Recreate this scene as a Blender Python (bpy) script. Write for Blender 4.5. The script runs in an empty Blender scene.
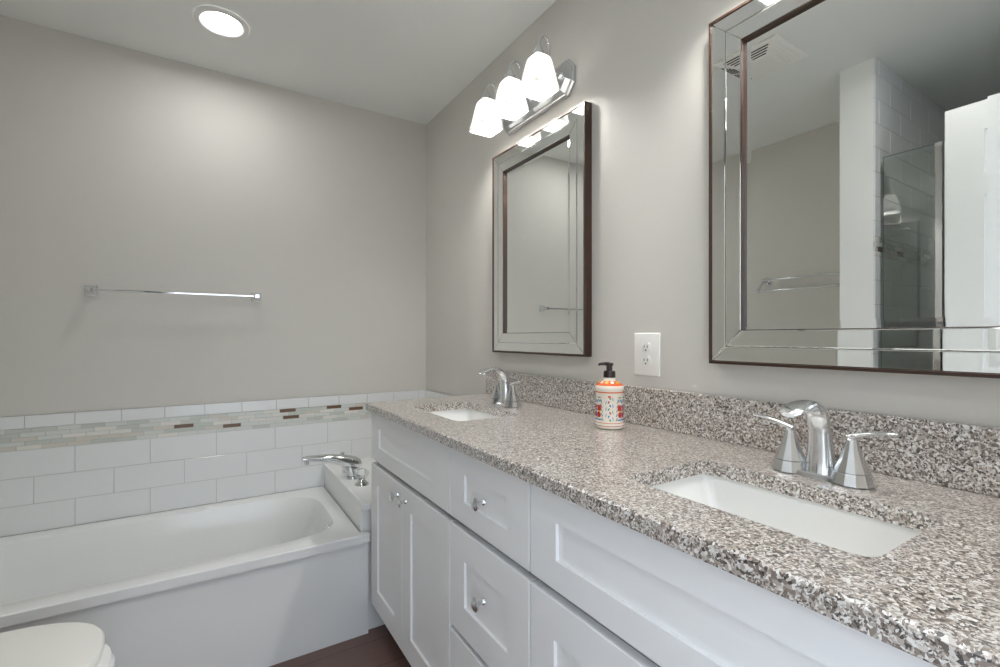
import bpy, bmesh, math, random
from mathutils import Vector, Matrix
random.seed(7)
PI = math.pi
C = bpy.context.scene.collection
SC = bpy.context.scene

# ------------------------------------------------------------------ camera, world, exposure
H = 1.175                      # camera height above the floor
CEIL = H + 1.243
YB = 2.565                     # back wall
XL = -2.03                     # left wall (toilet alcove)
YF = -0.12                     # front wall (the doorway the photographer stands in)
cam = bpy.data.cameras.new('camera'); co = bpy.data.objects.new('camera', cam); C.objects.link(co)
F = 470.0
cam.sensor_width = 36.0; cam.sensor_fit = 'HORIZONTAL'
cam.lens = 36.0 * F / 1000.0
cam.shift_y = 0.0035
cam.clip_start = 0.02
yaw = math.atan((500 - 204.5) / F)
co.location = (-1.1, 0.0, H)
co.rotation_euler = (PI / 2, 0, -yaw)
SC.camera = co
w = bpy.data.worlds.new('world'); SC.world = w; w.use_nodes = True
bg = w.node_tree.nodes['Background']
bg.inputs[0].default_value = (0.78, 0.88, 1.0, 1)
bg.inputs[1].default_value = 2.2
SC.view_settings.view_transform = 'Standard'
SC.view_settings.look = 'None'
SC.view_settings.gamma = 1.0
SC.view_settings.use_curve_mapping = False
SC.view_settings.exposure = 0.4
SC.cycles.use_denoising = True
SC.cycles.max_bounces = 12
SC.cycles.diffuse_bounces = 9
SC.cycles.glossy_bounces = 6
SC.cycles.transmission_bounces = 8
SC.cycles.transparent_max_bounces = 12
SC.cycles.caustics_reflective = True
SC.cycles.caustics_refractive = False
BULB_E, CAN_E = 230.0, 55.0

# ------------------------------------------------------------------ materials
def lin(r, g, b):
    f = lambda c: (c / 255 / 12.92) if c / 255 <= 0.04045 else ((c / 255 + 0.055) / 1.055) ** 2.4
    return (f(r), f(g), f(b), 1)

def mat(name, rgb, rough=0.5, metal=0.0, vary=0.03, vscale=6.0, bump=0.0, bscale=200.0, coat=0.0, spec=0.5):
    m = bpy.data.materials.new(name); m.use_nodes = True
    nt = m.node_tree; N = nt.nodes; L = nt.links
    p = N['Principled BSDF']
    col = lin(*rgb)
    tc = N.new('ShaderNodeTexCoord')
    no = N.new('ShaderNodeTexNoise'); no.inputs['Scale'].default_value = vscale; no.inputs['Detail'].default_value = 3
    L.new(tc.outputs['Object'], no.inputs['Vector'])
    mx = N.new('ShaderNodeMix'); mx.data_type = 'RGBA'
    mx.inputs[6].default_value = tuple(c * (1 - vary) for c in col[:3]) + (1,)
    mx.inputs[7].default_value = tuple(min(1, c * (1 + vary)) for c in col[:3]) + (1,)
    L.new(no.outputs['Fac'], mx.inputs[0]); L.new(mx.outputs[2], p.inputs['Base Color'])
    p.inputs['Roughness'].default_value = rough
    p.inputs['Metallic'].default_value = metal
    p.inputs['Specular IOR Level'].default_value = spec
    p.inputs['Coat Weight'].default_value = coat
    if bump:
        nb = N.new('ShaderNodeTexNoise'); nb.inputs['Scale'].default_value = bscale; nb.inputs['Detail'].default_value = 2
        L.new(tc.outputs['Object'], nb.inputs['Vector'])
        bp = N.new('ShaderNodeBump'); bp.inputs['Strength'].default_value = bump; bp.inputs['Distance'].default_value = 0.001
        L.new(nb.outputs['Fac'], bp.inputs['Height']); L.new(bp.outputs['Normal'], p.inputs['Normal'])
    return m

def granite():
    m = bpy.data.materials.new('speckled_granite'); m.use_nodes = True
    nt = m.node_tree; N = nt.nodes; L = nt.links; p = N['Principled BSDF']
    tc = N.new('ShaderNodeTexCoord')
    wn = N.new('ShaderNodeTexNoise'); wn.inputs['Scale'].default_value = 90; wn.inputs['Detail'].default_value = 3
    L.new(tc.outputs['Object'], wn.inputs['Vector'])
    add = N.new('ShaderNodeVectorMath'); add.operation = 'MULTIPLY_ADD'
    add.inputs[1].default_value = (0.008, 0.008, 0.008)
    L.new(wn.outputs['Color'], add.inputs[0]); L.new(tc.outputs['Object'], add.inputs[2])
    def ramp(stops):
        r = N.new('ShaderNodeValToRGB'); r.color_ramp.interpolation = 'CONSTANT'
        e = r.color_ramp.elements
        e[0].position = stops[0][0]; e[0].color = lin(*stops[0][1])
        e[1].position = stops[1][0]; e[1].color = lin(*stops[1][1])
        for ps, c in stops[2:]:
            x = e.new(ps); x.color = lin(*c)
        return r
    def vor(scale):
        v = N.new('ShaderNodeTexVoronoi'); v.inputs['Scale'].default_value = scale
        L.new(add.outputs[0], v.inputs['Vector'])
        s = N.new('ShaderNodeSeparateColor'); L.new(v.outputs['Color'], s.inputs[0])
        return s
    v1 = vor(250)
    r1 = ramp([(0.0, (40, 34, 31)), (0.07, (88, 76, 67)), (0.20, (130, 117, 106)), (0.40, (174, 164, 155)),
               (0.60, (208, 203, 197)), (0.80, (232, 230, 227)), (0.94, (180, 164, 152))])
    L.new(v1.outputs[0], r1.inputs[0])
    v2 = vor(400)
    r2 = ramp([(0.0, (40, 34, 31)), (0.10, (110, 97, 87)), (0.36, (176, 166, 157)), (0.70, (222, 219, 214))])
    L.new(v2.outputs[1], r2.inputs[0])
    mx = N.new('ShaderNodeMix'); mx.data_type = 'RGBA'
    cl = N.new('ShaderNodeTexNoise'); cl.inputs['Scale'].default_value = 90; cl.inputs['Detail'].default_value = 2
    L.new(tc.outputs['Object'], cl.inputs['Vector'])
    cr = N.new('ShaderNodeValToRGB'); cr.color_ramp.interpolation = 'CONSTANT'
    cr.color_ramp.elements[0].position = 0.0; cr.color_ramp.elements[0].color = (0, 0, 0, 1)
    cr.color_ramp.elements[1].position = 0.5; cr.color_ramp.elements[1].color = (1, 1, 1, 1)
    L.new(cl.outputs['Fac'], cr.inputs[0]); L.new(cr.outputs[0], mx.inputs[0])
    L.new(r1.outputs[0], mx.inputs[6]); L.new(r2.outputs[0], mx.inputs[7])
    # scattered black mica clusters
    n3 = N.new('ShaderNodeTexNoise'); n3.inputs['Scale'].default_value = 150; n3.inputs['Detail'].default_value = 3
    L.new(add.outputs[0], n3.inputs['Vector'])
    c3 = N.new('ShaderNodeValToRGB')
    c3.color_ramp.elements[0].position = 0.31; c3.color_ramp.elements[0].color = (1, 1, 1, 1)
    c3.color_ramp.elements[1].position = 0.36; c3.color_ramp.elements[1].color = (0, 0, 0, 1)
    L.new(n3.outputs['Fac'], c3.inputs[0])
    m2 = N.new('ShaderNodeMix'); m2.data_type = 'RGBA'
    L.new(c3.outputs[0], m2.inputs[0]); L.new(mx.outputs[2], m2.inputs[6]); m2.inputs[7].default_value = lin(44, 38, 37)
    L.new(m2.outputs[2], p.inputs['Base Color'])
    p.inputs['Roughness'].default_value = 0.24
    p.inputs['Coat Weight'].default_value = 1.0; p.inputs['Coat Roughness'].default_value = 0.30; p.inputs['Coat IOR'].default_value = 1.75
    p.inputs['Specular IOR Level'].default_value = 0.8
    return m

def floor_mat():
    m = bpy.data.materials.new('dark_floor_planks'); m.use_nodes = True
    nt = m.node_tree; N = nt.nodes; L = nt.links; p = N['Principled BSDF']
    tc = N.new('ShaderNodeTexCoord')
    br = N.new('ShaderNodeTexBrick'); br.inputs['Scale'].default_value = 1.0
    br.inputs['Brick Width'].default_value = 0.9; br.inputs['Row Height'].default_value = 0.15
    br.inputs['Mortar Size'].default_value = 0.0015
    br.inputs['Color1'].default_value = lin(136, 108, 98); br.inputs['Color2'].default_value = lin(126, 99, 90)
    br.inputs['Mortar'].default_value = lin(84, 64, 58)
    L.new(tc.outputs['Object'], br.inputs['Vector'])
    mp = N.new('ShaderNodeMapping'); mp.inputs['Scale'].default_value = (3, 60, 1)
    L.new(tc.outputs['Object'], mp.inputs[0])
    no = N.new('ShaderNodeTexNoise'); no.inputs['Scale'].default_value = 2; no.inputs['Detail'].default_value = 5
    L.new(mp.outputs[0], no.inputs['Vector'])
    mx = N.new('ShaderNodeMix'); mx.data_type = 'RGBA'; mx.blend_type = 'MULTIPLY'; mx.inputs[0].default_value = 0.35
    L.new(br.outputs['Color'], mx.inputs[6]); L.new(no.outputs['Color'], mx.inputs[7])
    L.new(mx.outputs[2], p.inputs['Base Color']); p.inputs['Roughness'].default_value = 0.38
    return m

def glass_mat(name, tint, ior=1.5, rough=0.0):
    m = bpy.data.materials.new(name); m.use_nodes = True
    nt = m.node_tree; N = nt.nodes; L = nt.links
    out = N['Material Output']; N.remove(N['Principled BSDF'])
    t = N.new('ShaderNodeBsdfTransparent'); t.inputs[0].default_value = tint
    g = N.new('ShaderNodeBsdfGlossy'); g.inputs['Roughness'].default_value = rough; g.inputs[0].default_value = (1, 1, 1, 1)
    f = N.new('ShaderNodeFresnel'); f.inputs[0].default_value = ior
    mx = N.new('ShaderNodeMixShader')
    L.new(f.outputs[0], mx.inputs[0]); L.new(t.outputs[0], mx.inputs[1]); L.new(g.outputs[0], mx.inputs[2])
    L.new(mx.outputs[0], out.inputs[0])
    return m

def emit_mat(name, col, strength, translucent=0.0):
    m = bpy.data.materials.new(name); m.use_nodes = True
    nt = m.node_tree; N = nt.nodes; L = nt.links
    out = N['Material Output']; N.remove(N['Principled BSDF'])
    e = N.new('ShaderNodeEmission'); e.inputs[0].default_value = col; e.inputs[1].default_value = strength
    if translucent:
        t = N.new('ShaderNodeBsdfTranslucent'); t.inputs[0].default_value = (translucent,) * 3 + (1,)
        a = N.new('ShaderNodeAddShader')
        L.new(e.outputs[0], a.inputs[0]); L.new(t.outputs[0], a.inputs[1]); L.new(a.outputs[0], out.inputs[0])
    else:
        L.new(e.outputs[0], out.inputs[0])
    return m

def frosted():
    m = bpy.data.materials.new('frosted_white_glass'); m.use_nodes = True
    nt = m.node_tree; N = nt.nodes; L = nt.links
    out = N['Material Output']; N.remove(N['Principled BSDF'])
    tl = N.new('ShaderNodeBsdfTranslucent'); tl.inputs[0].default_value = (0.50, 0.50, 0.495, 1)
    df = N.new('ShaderNodeBsdfDiffuse'); df.inputs[0].default_value = (0.90, 0.90, 0.89, 1)
    a = N.new('ShaderNodeMixShader'); a.inputs[0].default_value = 0.56
    L.new(tl.outputs[0], a.inputs[1]); L.new(df.outputs[0], a.inputs[2]); L.new(a.outputs[0], out.inputs[0])
    return m

M = {}
M['wall'] = mat('greige_wall_paint', (208, 205, 198), 0.65, vary=0.012, bump=0.08, bscale=350)
M['ceiling'] = mat('white_ceiling_paint', (234, 236, 234), 0.8, vary=0.01, bump=0.08, bscale=300)
M['trimw'] = mat('white_trim_paint', (232, 232, 229), 0.4, vary=0.01)
M['cab'] = mat('white_cabinet_paint', (238, 239, 240), 0.38, vary=0.012)
M['gapdark'] = mat('cabinet_gap_shade', (150, 149, 148), 0.6)  # carcass greyed so the gaps between the white fronts look shadowed
M['kick'] = mat('dark_toe_kick', (70, 48, 40), 0.6)
M['acrylic'] = mat('white_tub_acrylic', (232, 233, 232), 0.16, vary=0.008)
M['porcelain'] = mat('white_porcelain', (240, 240, 238), 0.08, vary=0.006, coat=0.3)
M['chrome'] = mat('polished_chrome', (226, 228, 230), 0.05, 1.0, vary=0.01)
M['satin'] = mat('satin_polished_chrome', (228, 230, 232), 0.16, 1.0, vary=0.01)
M['chromed'] = mat('mirror_chrome_plate', (210, 212, 214), 0.10, 1.0, vary=0.01)
M['bronze'] = mat('dark_bronze_wood', (58, 38, 28), 0.35, vary=0.12, vscale=30)
M['mirror'] = mat('silvered_mirror', (246, 249, 247), 0.0, 1.0, vary=0.0)
M['tile'] = mat('white_glazed_tile', (228, 229, 229), 0.14, vary=0.012, bump=0.02, bscale=40)
M['grout'] = mat('light_grey_grout', (192, 190, 186), 0.8)
MOS = [mat('mosaic_pale_glass', (214, 217, 212), 0.12), mat('mosaic_grey_green', (198, 203, 195), 0.12),
       mat('mosaic_white_stone', (222, 220, 213), 0.3), mat('mosaic_beige_stone', (206, 202, 191), 0.3),
       mat('mosaic_brown_glass', (116, 92, 74), 0.10, vary=0.15, vscale=30)]
M['granite'] = granite()
M['floor'] = floor_mat()
M['plastic'] = mat('white_plastic', (238, 237, 232), 0.3, vary=0.005)
M['slot'] = mat('black_slot', (30, 28, 27), 0.6)
M['black'] = mat('black_pump_plastic', (44, 32, 28), 0.25)
M['ceramic'] = mat('cream_ceramic', (236, 228, 214), 0.22, vary=0.02)
M['orange'] = mat('orange_glaze', (222, 98, 44), 0.25, vary=0.12, vscale=120)
M['red'] = mat('red_glaze', (200, 58, 48), 0.25, vary=0.1)
M['blue'] = mat('blue_glaze', (92, 132, 176), 0.25, vary=0.1)
M['teal'] = mat('green_glaze', (122, 150, 120), 0.25, vary=0.1)
M['yellow'] = mat('yellow_glaze', (226, 178, 70), 0.25, vary=0.1)
M['glass'] = glass_mat('green_tinted_shower_glass', (0.925, 0.955, 0.94, 1), 1.7)
M['edge'] = mat('green_glass_edge', (142, 164, 154), 0.1)
M['crystal'] = glass_mat('clear_acrylic_knob', (0.95, 0.96, 0.96, 1), 1.4)
M['shade'] = frosted()
M['bulb'] = emit_mat('lit_bulb', (1.0, 0.98, 0.95, 1), BULB_E)
M['lens'] = emit_mat('lit_downlight_lens', (1.0, 1.0, 1.0, 1), CAN_E)

# ------------------------------------------------------------------ helpers
def wloc(p):
    v = Vector((0, 0, 0))
    while p is not None:
        v += p.location; p = p.parent
    return v

def obj(name, bm, m, parent=None, smooth=None, local=False):
    """links a bmesh as one mesh object; world coordinates unless local"""
    me = bpy.data.meshes.new(name)
    bmesh.ops.recalc_face_normals(bm, faces=bm.faces)
    bm.to_mesh(me); bm.free()
    for x in (m if isinstance(m, (list, tuple)) else [m]):
        me.materials.append(x)
    o = bpy.data.objects.new(name, me); C.objects.link(o)
    if parent is not None:
        if not local:
            me.transform(Matrix.Translation(-wloc(parent)))
        o.parent = parent
    if smooth is not None:
        for p in me.polygons: p.use_smooth = True
        me.set_sharp_from_angle(angle=math.radians(smooth))
    return o

def thing(name, label, cat, loc=(0, 0, 0), group=None):
    o = bpy.data.objects.new(name, None); C.objects.link(o); o.location = loc
    o.empty_display_size = 0.05
    o['label'] = label; o['category'] = cat
    if group: o['group'] = group
    return o

def tag(o, label, cat, group=None):
    o['label'] = label; o['category'] = cat
    if group: o['group'] = group
    return o

def struct(o):
    o['kind'] = 'structure'; return o

def dup(root, loc, label, group=None):
    def cp(o, parent):
        c = o.copy(); C.objects.link(c)
        if parent is not None: c.parent = parent
        for ch in list(kids[o.name]): cp(ch, c)
        return c
    kids = {}
    def walk(o):
        kids[o.name] = list(o.children)
        for ch in o.children: walk(ch)
    walk(root)
    r = cp(root, None); r.location = loc; r['label'] = label
    if group: r['group'] = group
    return r

def box(bm, x0, x1, y0, y1, z0, z1, bev=0.0, seg=2, mi=0):
    ret = bmesh.ops.create_cube(bm, size=1.0)
    vs = ret['verts']
    x0, x1 = min(x0, x1), max(x0, x1); y0, y1 = min(y0, y1), max(y0, y1); z0, z1 = min(z0, z1), max(z0, z1)
    for v in vs:
        v.co = Vector(((x0 + x1) / 2 + v.co.x * (x1 - x0), (y0 + y1) / 2 + v.co.y * (y1 - y0), (z0 + z1) / 2 + v.co.z * (z1 - z0)))
    fs = set(f for v in vs for f in v.link_faces)
    for f in fs: f.material_index = mi
    if bev:
        es = list(set(e for v in vs for e in v.link_edges))
        bmesh.ops.bevel(bm, geom=es, offset=bev, segments=seg, affect='EDGES', profile=0.5)
    return bm

def B(): return bmesh.new()

def loft(bm, rings, cap0=True, cap1=True, mi=0, closed=True):
    R = [[bm.verts.new(p) for p in r] for r in rings]
    n = len(R[0])
    for a, b in zip(R, R[1:]):
        for i in range(n if closed else n - 1):
            j = (i + 1) % n
            try:
                f = bm.faces.new((a[i], a[j], b[j], b[i])); f.material_index = mi
            except ValueError: pass
    if cap0: bm.faces.new(R[0][::-1]).material_index = mi
    if cap1: bm.faces.new(R[-1]).material_index = mi
    return bm

def lathe(bm, prof, c=(0, 0, 0), axis='z', n=32, mi=0, cap0=True, cap1=True):
    """prof: list of (radius, height)"""
    rings = []
    for r, h in prof:
        ring = []
        for i in range(n):
            t = 2 * PI * i / n
            a, b = r * math.cos(t), r * math.sin(t)
            if axis == 'z': p = (c[0] + a, c[1] + b, c[2] + h)
            elif axis == 'x': p = (c[0] + h, c[1] + a, c[2] + b)
            else: p = (c[0] + a, c[1] + h, c[2] + b)
            ring.append(p)
        rings.append(ring)
    return loft(bm, rings, cap0, cap1, mi)

def tube(bm, path, radii, n=20, mi=0, side=None, caps=True):
    """sweep an ellipse along path; radii: list of r or (r_side, r_up); side: fixed sideways vector"""
    P = [Vector(p) for p in path]; rings = []
    for i, p in enumerate(P):
        t = (P[min(i + 1, len(P) - 1)] - P[max(i - 1, 0)]).normalized()
        if side is not None: s = Vector(side)
        else:
            s = t.cross(Vector((0, 0, 1)))
            if s.length < 1e-4: s = Vector((1, 0, 0))
        s = (s - t * s.dot(t)).normalized(); u = s.cross(t).normalized()
        r = radii[i] if isinstance(radii, (list, tuple)) else radii
        ra, rb = r if isinstance(r, (list, tuple)) else (r, r)
        rings.append([p + s * (ra * math.cos(2 * PI * k / n)) + u * (rb * math.sin(2 * PI * k / n)) for k in range(n)])
    return loft(bm, rings, caps, caps, mi)

def bez(p0, p1, p2, p3, n=14):
    out = []
    for i in range(n + 1):
        t = i / n; a = 1 - t
        out.append(tuple(a ** 3 * p0[k] + 3 * a * a * t * p1[k] + 3 * a * t * t * p2[k] + t ** 3 * p3[k] for k in range(3)))
    return out

def sring(cx, cy, z, ax, ay, n, N=64):
    """superellipse ring; n large -> rectangle"""
    out = []
    for i in range(N):
        t = 2 * PI * (i + 0.5 * 0) / N
        c, s = math.cos(t), math.sin(t)
        r = 1 / max(abs(c), abs(s)) if n is None else (abs(c) ** n + abs(s) ** n) ** (-1 / n)
        out.append((cx + ax * r * c, cy + ay * r * s, z))
    return out

def lerp(a, b, t): return a + (b - a) * t

# ------------------------------------------------------------------ the room
bm = B(); box(bm, -2.60, 0.12, -3.2, YB + 0.12, -0.06, 0.0)
struct(obj('floor', bm, M['floor']))
bm = B(); box(bm, -2.60, 0.12, YF - 0.10, YB + 0.12, CEIL, CEIL + 0.06)
struct(obj('ceiling', bm, M['ceiling']))
bm = B(); box(bm, -2.60, 0.12, YB, YB + 0.12, 0, CEIL)
struct(obj('wall_back', bm, M['wall']))
bm = B(); box(bm, 0, 0.12, YF - 0.10, YB, 0, CEIL)
struct(obj('wall_right', bm, M['wall']))
WX, WY0, WY1 = -1.4585, 0.888, 1.0175          # the short wall between the shower and the toilet
bm = B(); box(bm, -2.60, XL, WY1, YB, 0, CEIL)
struct(obj('wall_left', bm, M['wall']))
bm = B(); box(bm, -2.60, WX, WY0, WY1, 0, CEIL)
struct(obj('wall_partition', bm, M['trimw']))
XS = -2.42                                       # shower back wall
bm = B(); box(bm, -2.60, XS, YF, WY0, 0, CEIL)
struct(obj('wall_shower', bm, M['wall']))
DX0, DX1 = -1.335, -0.585                        # doorway
bm = B()
box(bm, -2.60, DX0, YF - 0.10, YF, 0, CEIL); box(bm, DX1, 0, YF - 0.10, YF, 0, CEIL); box(bm, DX0, DX1, YF - 0.10, YF, 2.06, CEIL)
struct(obj('wall_front', bm, M['wall']))
bm = B()
for (a, b, c, d) in ((DX1 - 0.005, DX1 + 0.06, 0.0, 2.12), (DX0 + 0.005, DX1 - 0.005, 2.055, 2.12)):
    box(bm, a, b, YF, YF + 0.014, c, d, 0.003)
struct(obj('trim_1', bm, M['trimw']))

# ---- tiles: a grout bed with every tile set on it, one mesh per wall face
def tile_panel(name, u0, u1, place, rows, x_phase, thick=0.008):
    """rows: list of (z0, z1, width, offset, kind). place(u, v, d) -> world point (d = distance off the wall)"""
    bm = B()
    def slab(a, b, z0, z1, d0, d1, mi, ch=0.0012):
        ps = [[(a, z0), (b, z0), (b, z1), (a, z1)], [(a, z0), (b, z0), (b, z1), (a, z1)],
              [(a + ch, z0 + ch), (b - ch, z0 + ch), (b - ch, z1 - ch), (a + ch, z1 - ch)]]
        ds = [d0, d1 - ch, d1]
        loft(bm, [[place(u, v, ds[k]) for u, v in ps[k]] for k in range(3)], True, True, mi)
    zlo, zhi = min(r[0] for r in rows), max(r[1] for r in rows)
    slab(u0 + 0.002, u1 - 0.002, zlo + 0.0005, zhi - 0.001, 0, thick * 0.8, 1, 0.0001)
    g = 0.0010
    for z0, z1, wd, off, kind in rows:
        k = math.floor((u0 - x_phase - off) / wd)
        u = x_phase + off + k * wd
        prev = 0
        while u < u1:
            a, b = max(u + g, u0), min(u + wd - g, u1)
            if b - a > 0.004:
                if kind == 'm':
                    mi = random.choices([2, 3, 4, 5, 6], [34, 24, 22, 12, 9 if prev != 6 else 2])[0]; prev = mi
                else: mi = 0
                slab(a, b, z0 + g * (0.7 if kind == 'm' else 1), z1 - g * (0.7 if kind == 'm' else 1), 0, thick if kind != 'c' else thick + 0.002, mi, 0.0012 if kind != 'm' else 0.0006)
            u += wd
    return struct(obj(name, bm, [M['tile'], M['grout']] + MOS))

ZT = H - 0.3083                                   # top of the tub tile
RIM = H - 0.772                                   # tub rim
DECK = H - 0.655                                  # faucet deck
TW = 0.248
def tub_rows(mos=True):
    rows = [(ZT - 0.051, ZT, 0.150, 0.0, 'c')]
    mz0, mz1 = H - 0.4442, H - 0.3592
    for i in range(5):
        rows.append((lerp(mz1, mz0, (i + 1) / 5), lerp(mz1, mz0, i / 5), 0.0745, [0.0, 0.04, 0.015, 0.055, 0.03][i] + 0.02, 'm'))
    z = mz0
    for i, hgt in enumerate((0.1085, 0.1085, 0.1115)):
        rows.append((z - hgt, z, TW, 0.0 if i % 2 == 0 else TW / 2, 't')); z -= hgt
    return rows
tile_panel('trim_2', XL, 0.0, lambda u, v, d: (u, YB - d, v), tub_rows(), -1.549)
tile_panel('trim_3', 1.842, YB - 0.008, lambda u, v, d: (-d, u, v), tub_rows(), YB - 0.02)
tile_panel('trim_4', 1.842, YB - 0.008, lambda u, v, d: (XL + d, u, v), tub_rows(), YB - 0.02)
def shower_rows():
    rows = []; z = CEIL; i = 0
    mt, mb = H + 0.447, H + 0.362
    rows_z = [CEIL - 0.07]
    zz = CEIL; first = True
    while zz > mt + 0.001:
        nz = max(mt, zz - (0.07 if first else 0.109)); first = False
        rows.append((nz, zz, TW, (i % 2) * TW / 2, 't')); zz = nz; i += 1
    for k in range(4):
        rows.append((lerp(mt, mb, (k + 1) / 4), lerp(mt, mb, k / 4), 0.0745, [0, .04, .015, .055][k], 'm'))
    zz = mb
    while zz > 0.001:
        nz = max(0.0, zz - 0.109); rows.append((nz, zz, TW, (i % 2) * TW / 2, 't')); zz = nz; i += 1
    return rows
tile_panel('trim_5', XS, WX, lambda u, v, d: (u, WY0 - d, v), shower_rows(), -1.5)
tile_panel('trim_6', YF, WY0 - 0.008, lambda u, v, d: (XS + d, u, v), shower_rows(), 0.0)
tile_panel('trim_7', XS + 0.008, DX0 - 0.09, lambda u, v, d: (u, YF + d, v), shower_rows(), -1.5)

# ------------------------------------------------------------------ bathtub, deck and its faucet
TX0, TX1, TY0, TY1 = XL + 0.009, -0.577, 1.836, YB - 0.009
tub = thing('bathtub', 'white alcove bathtub with plain apron below the tiled wall', 'bathtub', ((TX0 + TX1) / 2, (TY0 + TY1) / 2, 0))
N = 128
tcx, tcy = (TX0 + TX1) / 2, (TY0 + TY1) / 2
tax, tay = (TX1 - TX0) / 2, (TY1 - TY0) / 2
bcx, bcy = (-1.955 - 0.640) / 2, (1.925 + 2.478) / 2
bax, bay = (-0.640 + 1.955) / 2, (2.478 - 1.925) / 2
rings = [sring(tcx, tcy, RIM - 0.034, tax, tay, None, N), sring(tcx, tcy, RIM - 0.004, tax, tay, None, N),
         sring(tcx, tcy, RIM, tax - 0.004, tay - 0.004, None, N),
         sring(bcx, bcy, RIM, bax + 0.012, bay + 0.012, 5.0, N),
         sring(bcx, bcy, RIM - 0.004, bax + 0.004, bay + 0.004, 5.0, N),
         sring(bcx, bcy, RIM - 0.014, bax, bay, 5.0, N),
         sring(bcx - 0.005, bcy, RIM - 0.10, bax - 0.025, bay - 0.018, 5.0, N),
         sring(bcx - 0.01, bcy, RIM - 0.22, bax - 0.055, bay - 0.04, 4.6, N),
         sring(bcx - 0.015, bcy, RIM - 0.29, bax - 0.09, bay - 0.065, 4.2, N),
         sring(bcx - 0.02, bcy, RIM - 0.318, bax - 0.14, bay - 0.10, 4.0, N),
         sring(bcx - 0.02, bcy, RIM - 0.325, bax - 0.30, bay - 0.20, 3.0, N)]
bm = B(); loft(bm, rings, False, True)
obj('basin', bm, M['acrylic'], tub, 35)
bm = B(); box(bm, TX1 - 0.003, -0.5475, TY0, TY0 + 0.030, RIM - 0.034, RIM, 0.003)
obj('rim_end', bm, M['acrylic'], tub)
bm = B(); box(bm, TX0, -0.5495, TY0 + 0.020, TY0 + 0.040, 0.0, RIM - 0.0345, 0.001)
obj('apron', bm, M['acrylic'], tub)
bm = B(); lathe(bm, [(0.0, -0.011), (0.020, -0.010), (0.032, -0.006), (0.036, 0.0), (0.036, 0.006)], (0, 0, 0), 'x', 28)
ov = obj('overflow_plate', bm, M['chrome'], tub, 50, local=True)
ov.location = Vector((bcx + bax - 0.020, 2.09, RIM - 0.062)) - tub.location; ov.rotation_euler = (0, math.radians(15), 0)
bm = B(); box(bm, -0.016, -0.008, -0.006, 0.006, -0.014, 0.014, 0.002)
obj('trip_lever', bm, M['chrome'], ov, local=True)
bm = B(); lathe(bm, [(0.035, 0.0), (0.033, 0.003), (0.0, 0.004)], (-0.93, bcy, RIM - 0.325), 'z', 28)
obj('drain', bm, M['chrome'], tub, 50)

deck = thing('tub_deck', 'raised white ledge at the tub end carrying the tub spout', 'ledge', (-0.29, 2.2, 0))
bm = B(); box(bm, TX1 + 0.002, -0.009, TY0 + 0.008, YB - 0.009, DECK - 0.028, DECK, 0.003)
obj('deck_top', bm, M['acrylic'], deck)
bm = B(); box(bm, TX1 + 0.004, -0.012, TY0 + 0.042, YB - 0.012, 0, DECK - 0.028, 0.001)
obj('deck_side', bm, M['acrylic'], deck)

fx, fy = -0.512, 2.215
tf = thing('tub_faucet', 'long curved chrome tub spout with clear knobs on the white ledge', 'faucet', (fx, fy, DECK))
bm = B()
lathe(bm, [(0.034, 0.0003), (0.034, 0.004), (0.029, 0.012), (0.0, 0.013)], (fx - 0.004, fy, DECK), 'z', 28)
obj('base', bm, M['chrome'], tf, 40)
bm = B()
sec = [(-0.226, 0.116, 0.006, 0.012), (-0.223, 0.116, 0.0105, 0.0165), (-0.20, 0.116, 0.0125, 0.018), (-0.16, 0.113, 0.0148, 0.0195), (-0.12, 0.107, 0.0185, 0.021), (-0.085, 0.099, 0.0225, 0.023),
       (-0.05, 0.086, 0.029, 0.026), (-0.02, 0.076, 0.033, 0.0285), (0.008, 0.069, 0.031, 0.0285), (0.026, 0.066, 0.022, 0.024), (0.035, 0.065, 0.010, 0.013)]
loft(bm, [[(fx + x, fy + w_ * math.cos(2 * PI * k / 24), DECK + c + h_ * math.sin(2 * PI * k / 24)) for k in range(24)] for x, c, h_, w_ in sec])
loft(bm, [sring(fx - 0.004, fy, DECK + 0.0135, 0.027, 0.0275, 2, 24), sring(fx - 0.004, fy, DECK + 0.026, 0.029, 0.027, 2, 24), sring(fx - 0.006, fy, DECK + 0.040, 0.035, 0.0275, 2, 24), sring(fx - 0.010, fy, DECK + 0.054, 0.044, 0.0275, 2, 24), sring(fx - 0.014, fy, DECK + 0.068, 0.046, 0.025, 2, 24)])
lathe(bm, [(0.0, -0.022), (0.011, -0.022), (0.011, 0.0)], (fx - 0.206, fy, DECK + 0.112), 'z', 18)
obj('spout', bm, M['chrome'], tf, 50)
bm = B(); lathe(bm, [(0.006, 0.0), (0.006, 0.018), (0.009, 0.020), (0.009, 0.025), (0.0, 0.027)], (fx - 0.05, fy, DECK + 0.100), 'z', 16)
obj('diverter_pull', bm, M['chrome'], tf, 50)
for dy, dx in ((-0.118, 0.004), (0.118, 0.004)):
    bm = B(); lathe(bm, [(0.031, 0.0), (0.030, 0.005), (0.018, 0.016), (0.014, 0.024), (0.0, 0.024)], (fx + dx, fy + dy, DECK), 'z', 24)
    h = obj('handle_base', bm, M['chrome'], tf, 40)
    bm = B()
    rr = []
    for z, r in ((0.024, 0.014), (0.032, 0.024), (0.050, 0.030), (0.060, 0.027), (0.066, 0.016)):
        rr.append([(fx + dx + r * (1 + 0.10 * math.cos(6 * 2 * PI * k / 36)) * math.cos(2 * PI * k / 36), fy + dy + r * (1 + 0.10 * math.cos(6 * 2 * PI * k / 36)) * math.sin(2 * PI * k / 36), DECK + z) for k in range(36)])
    loft(bm, rr)
    obj('clear_knob', bm, M['crystal'], h, 40)

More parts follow.
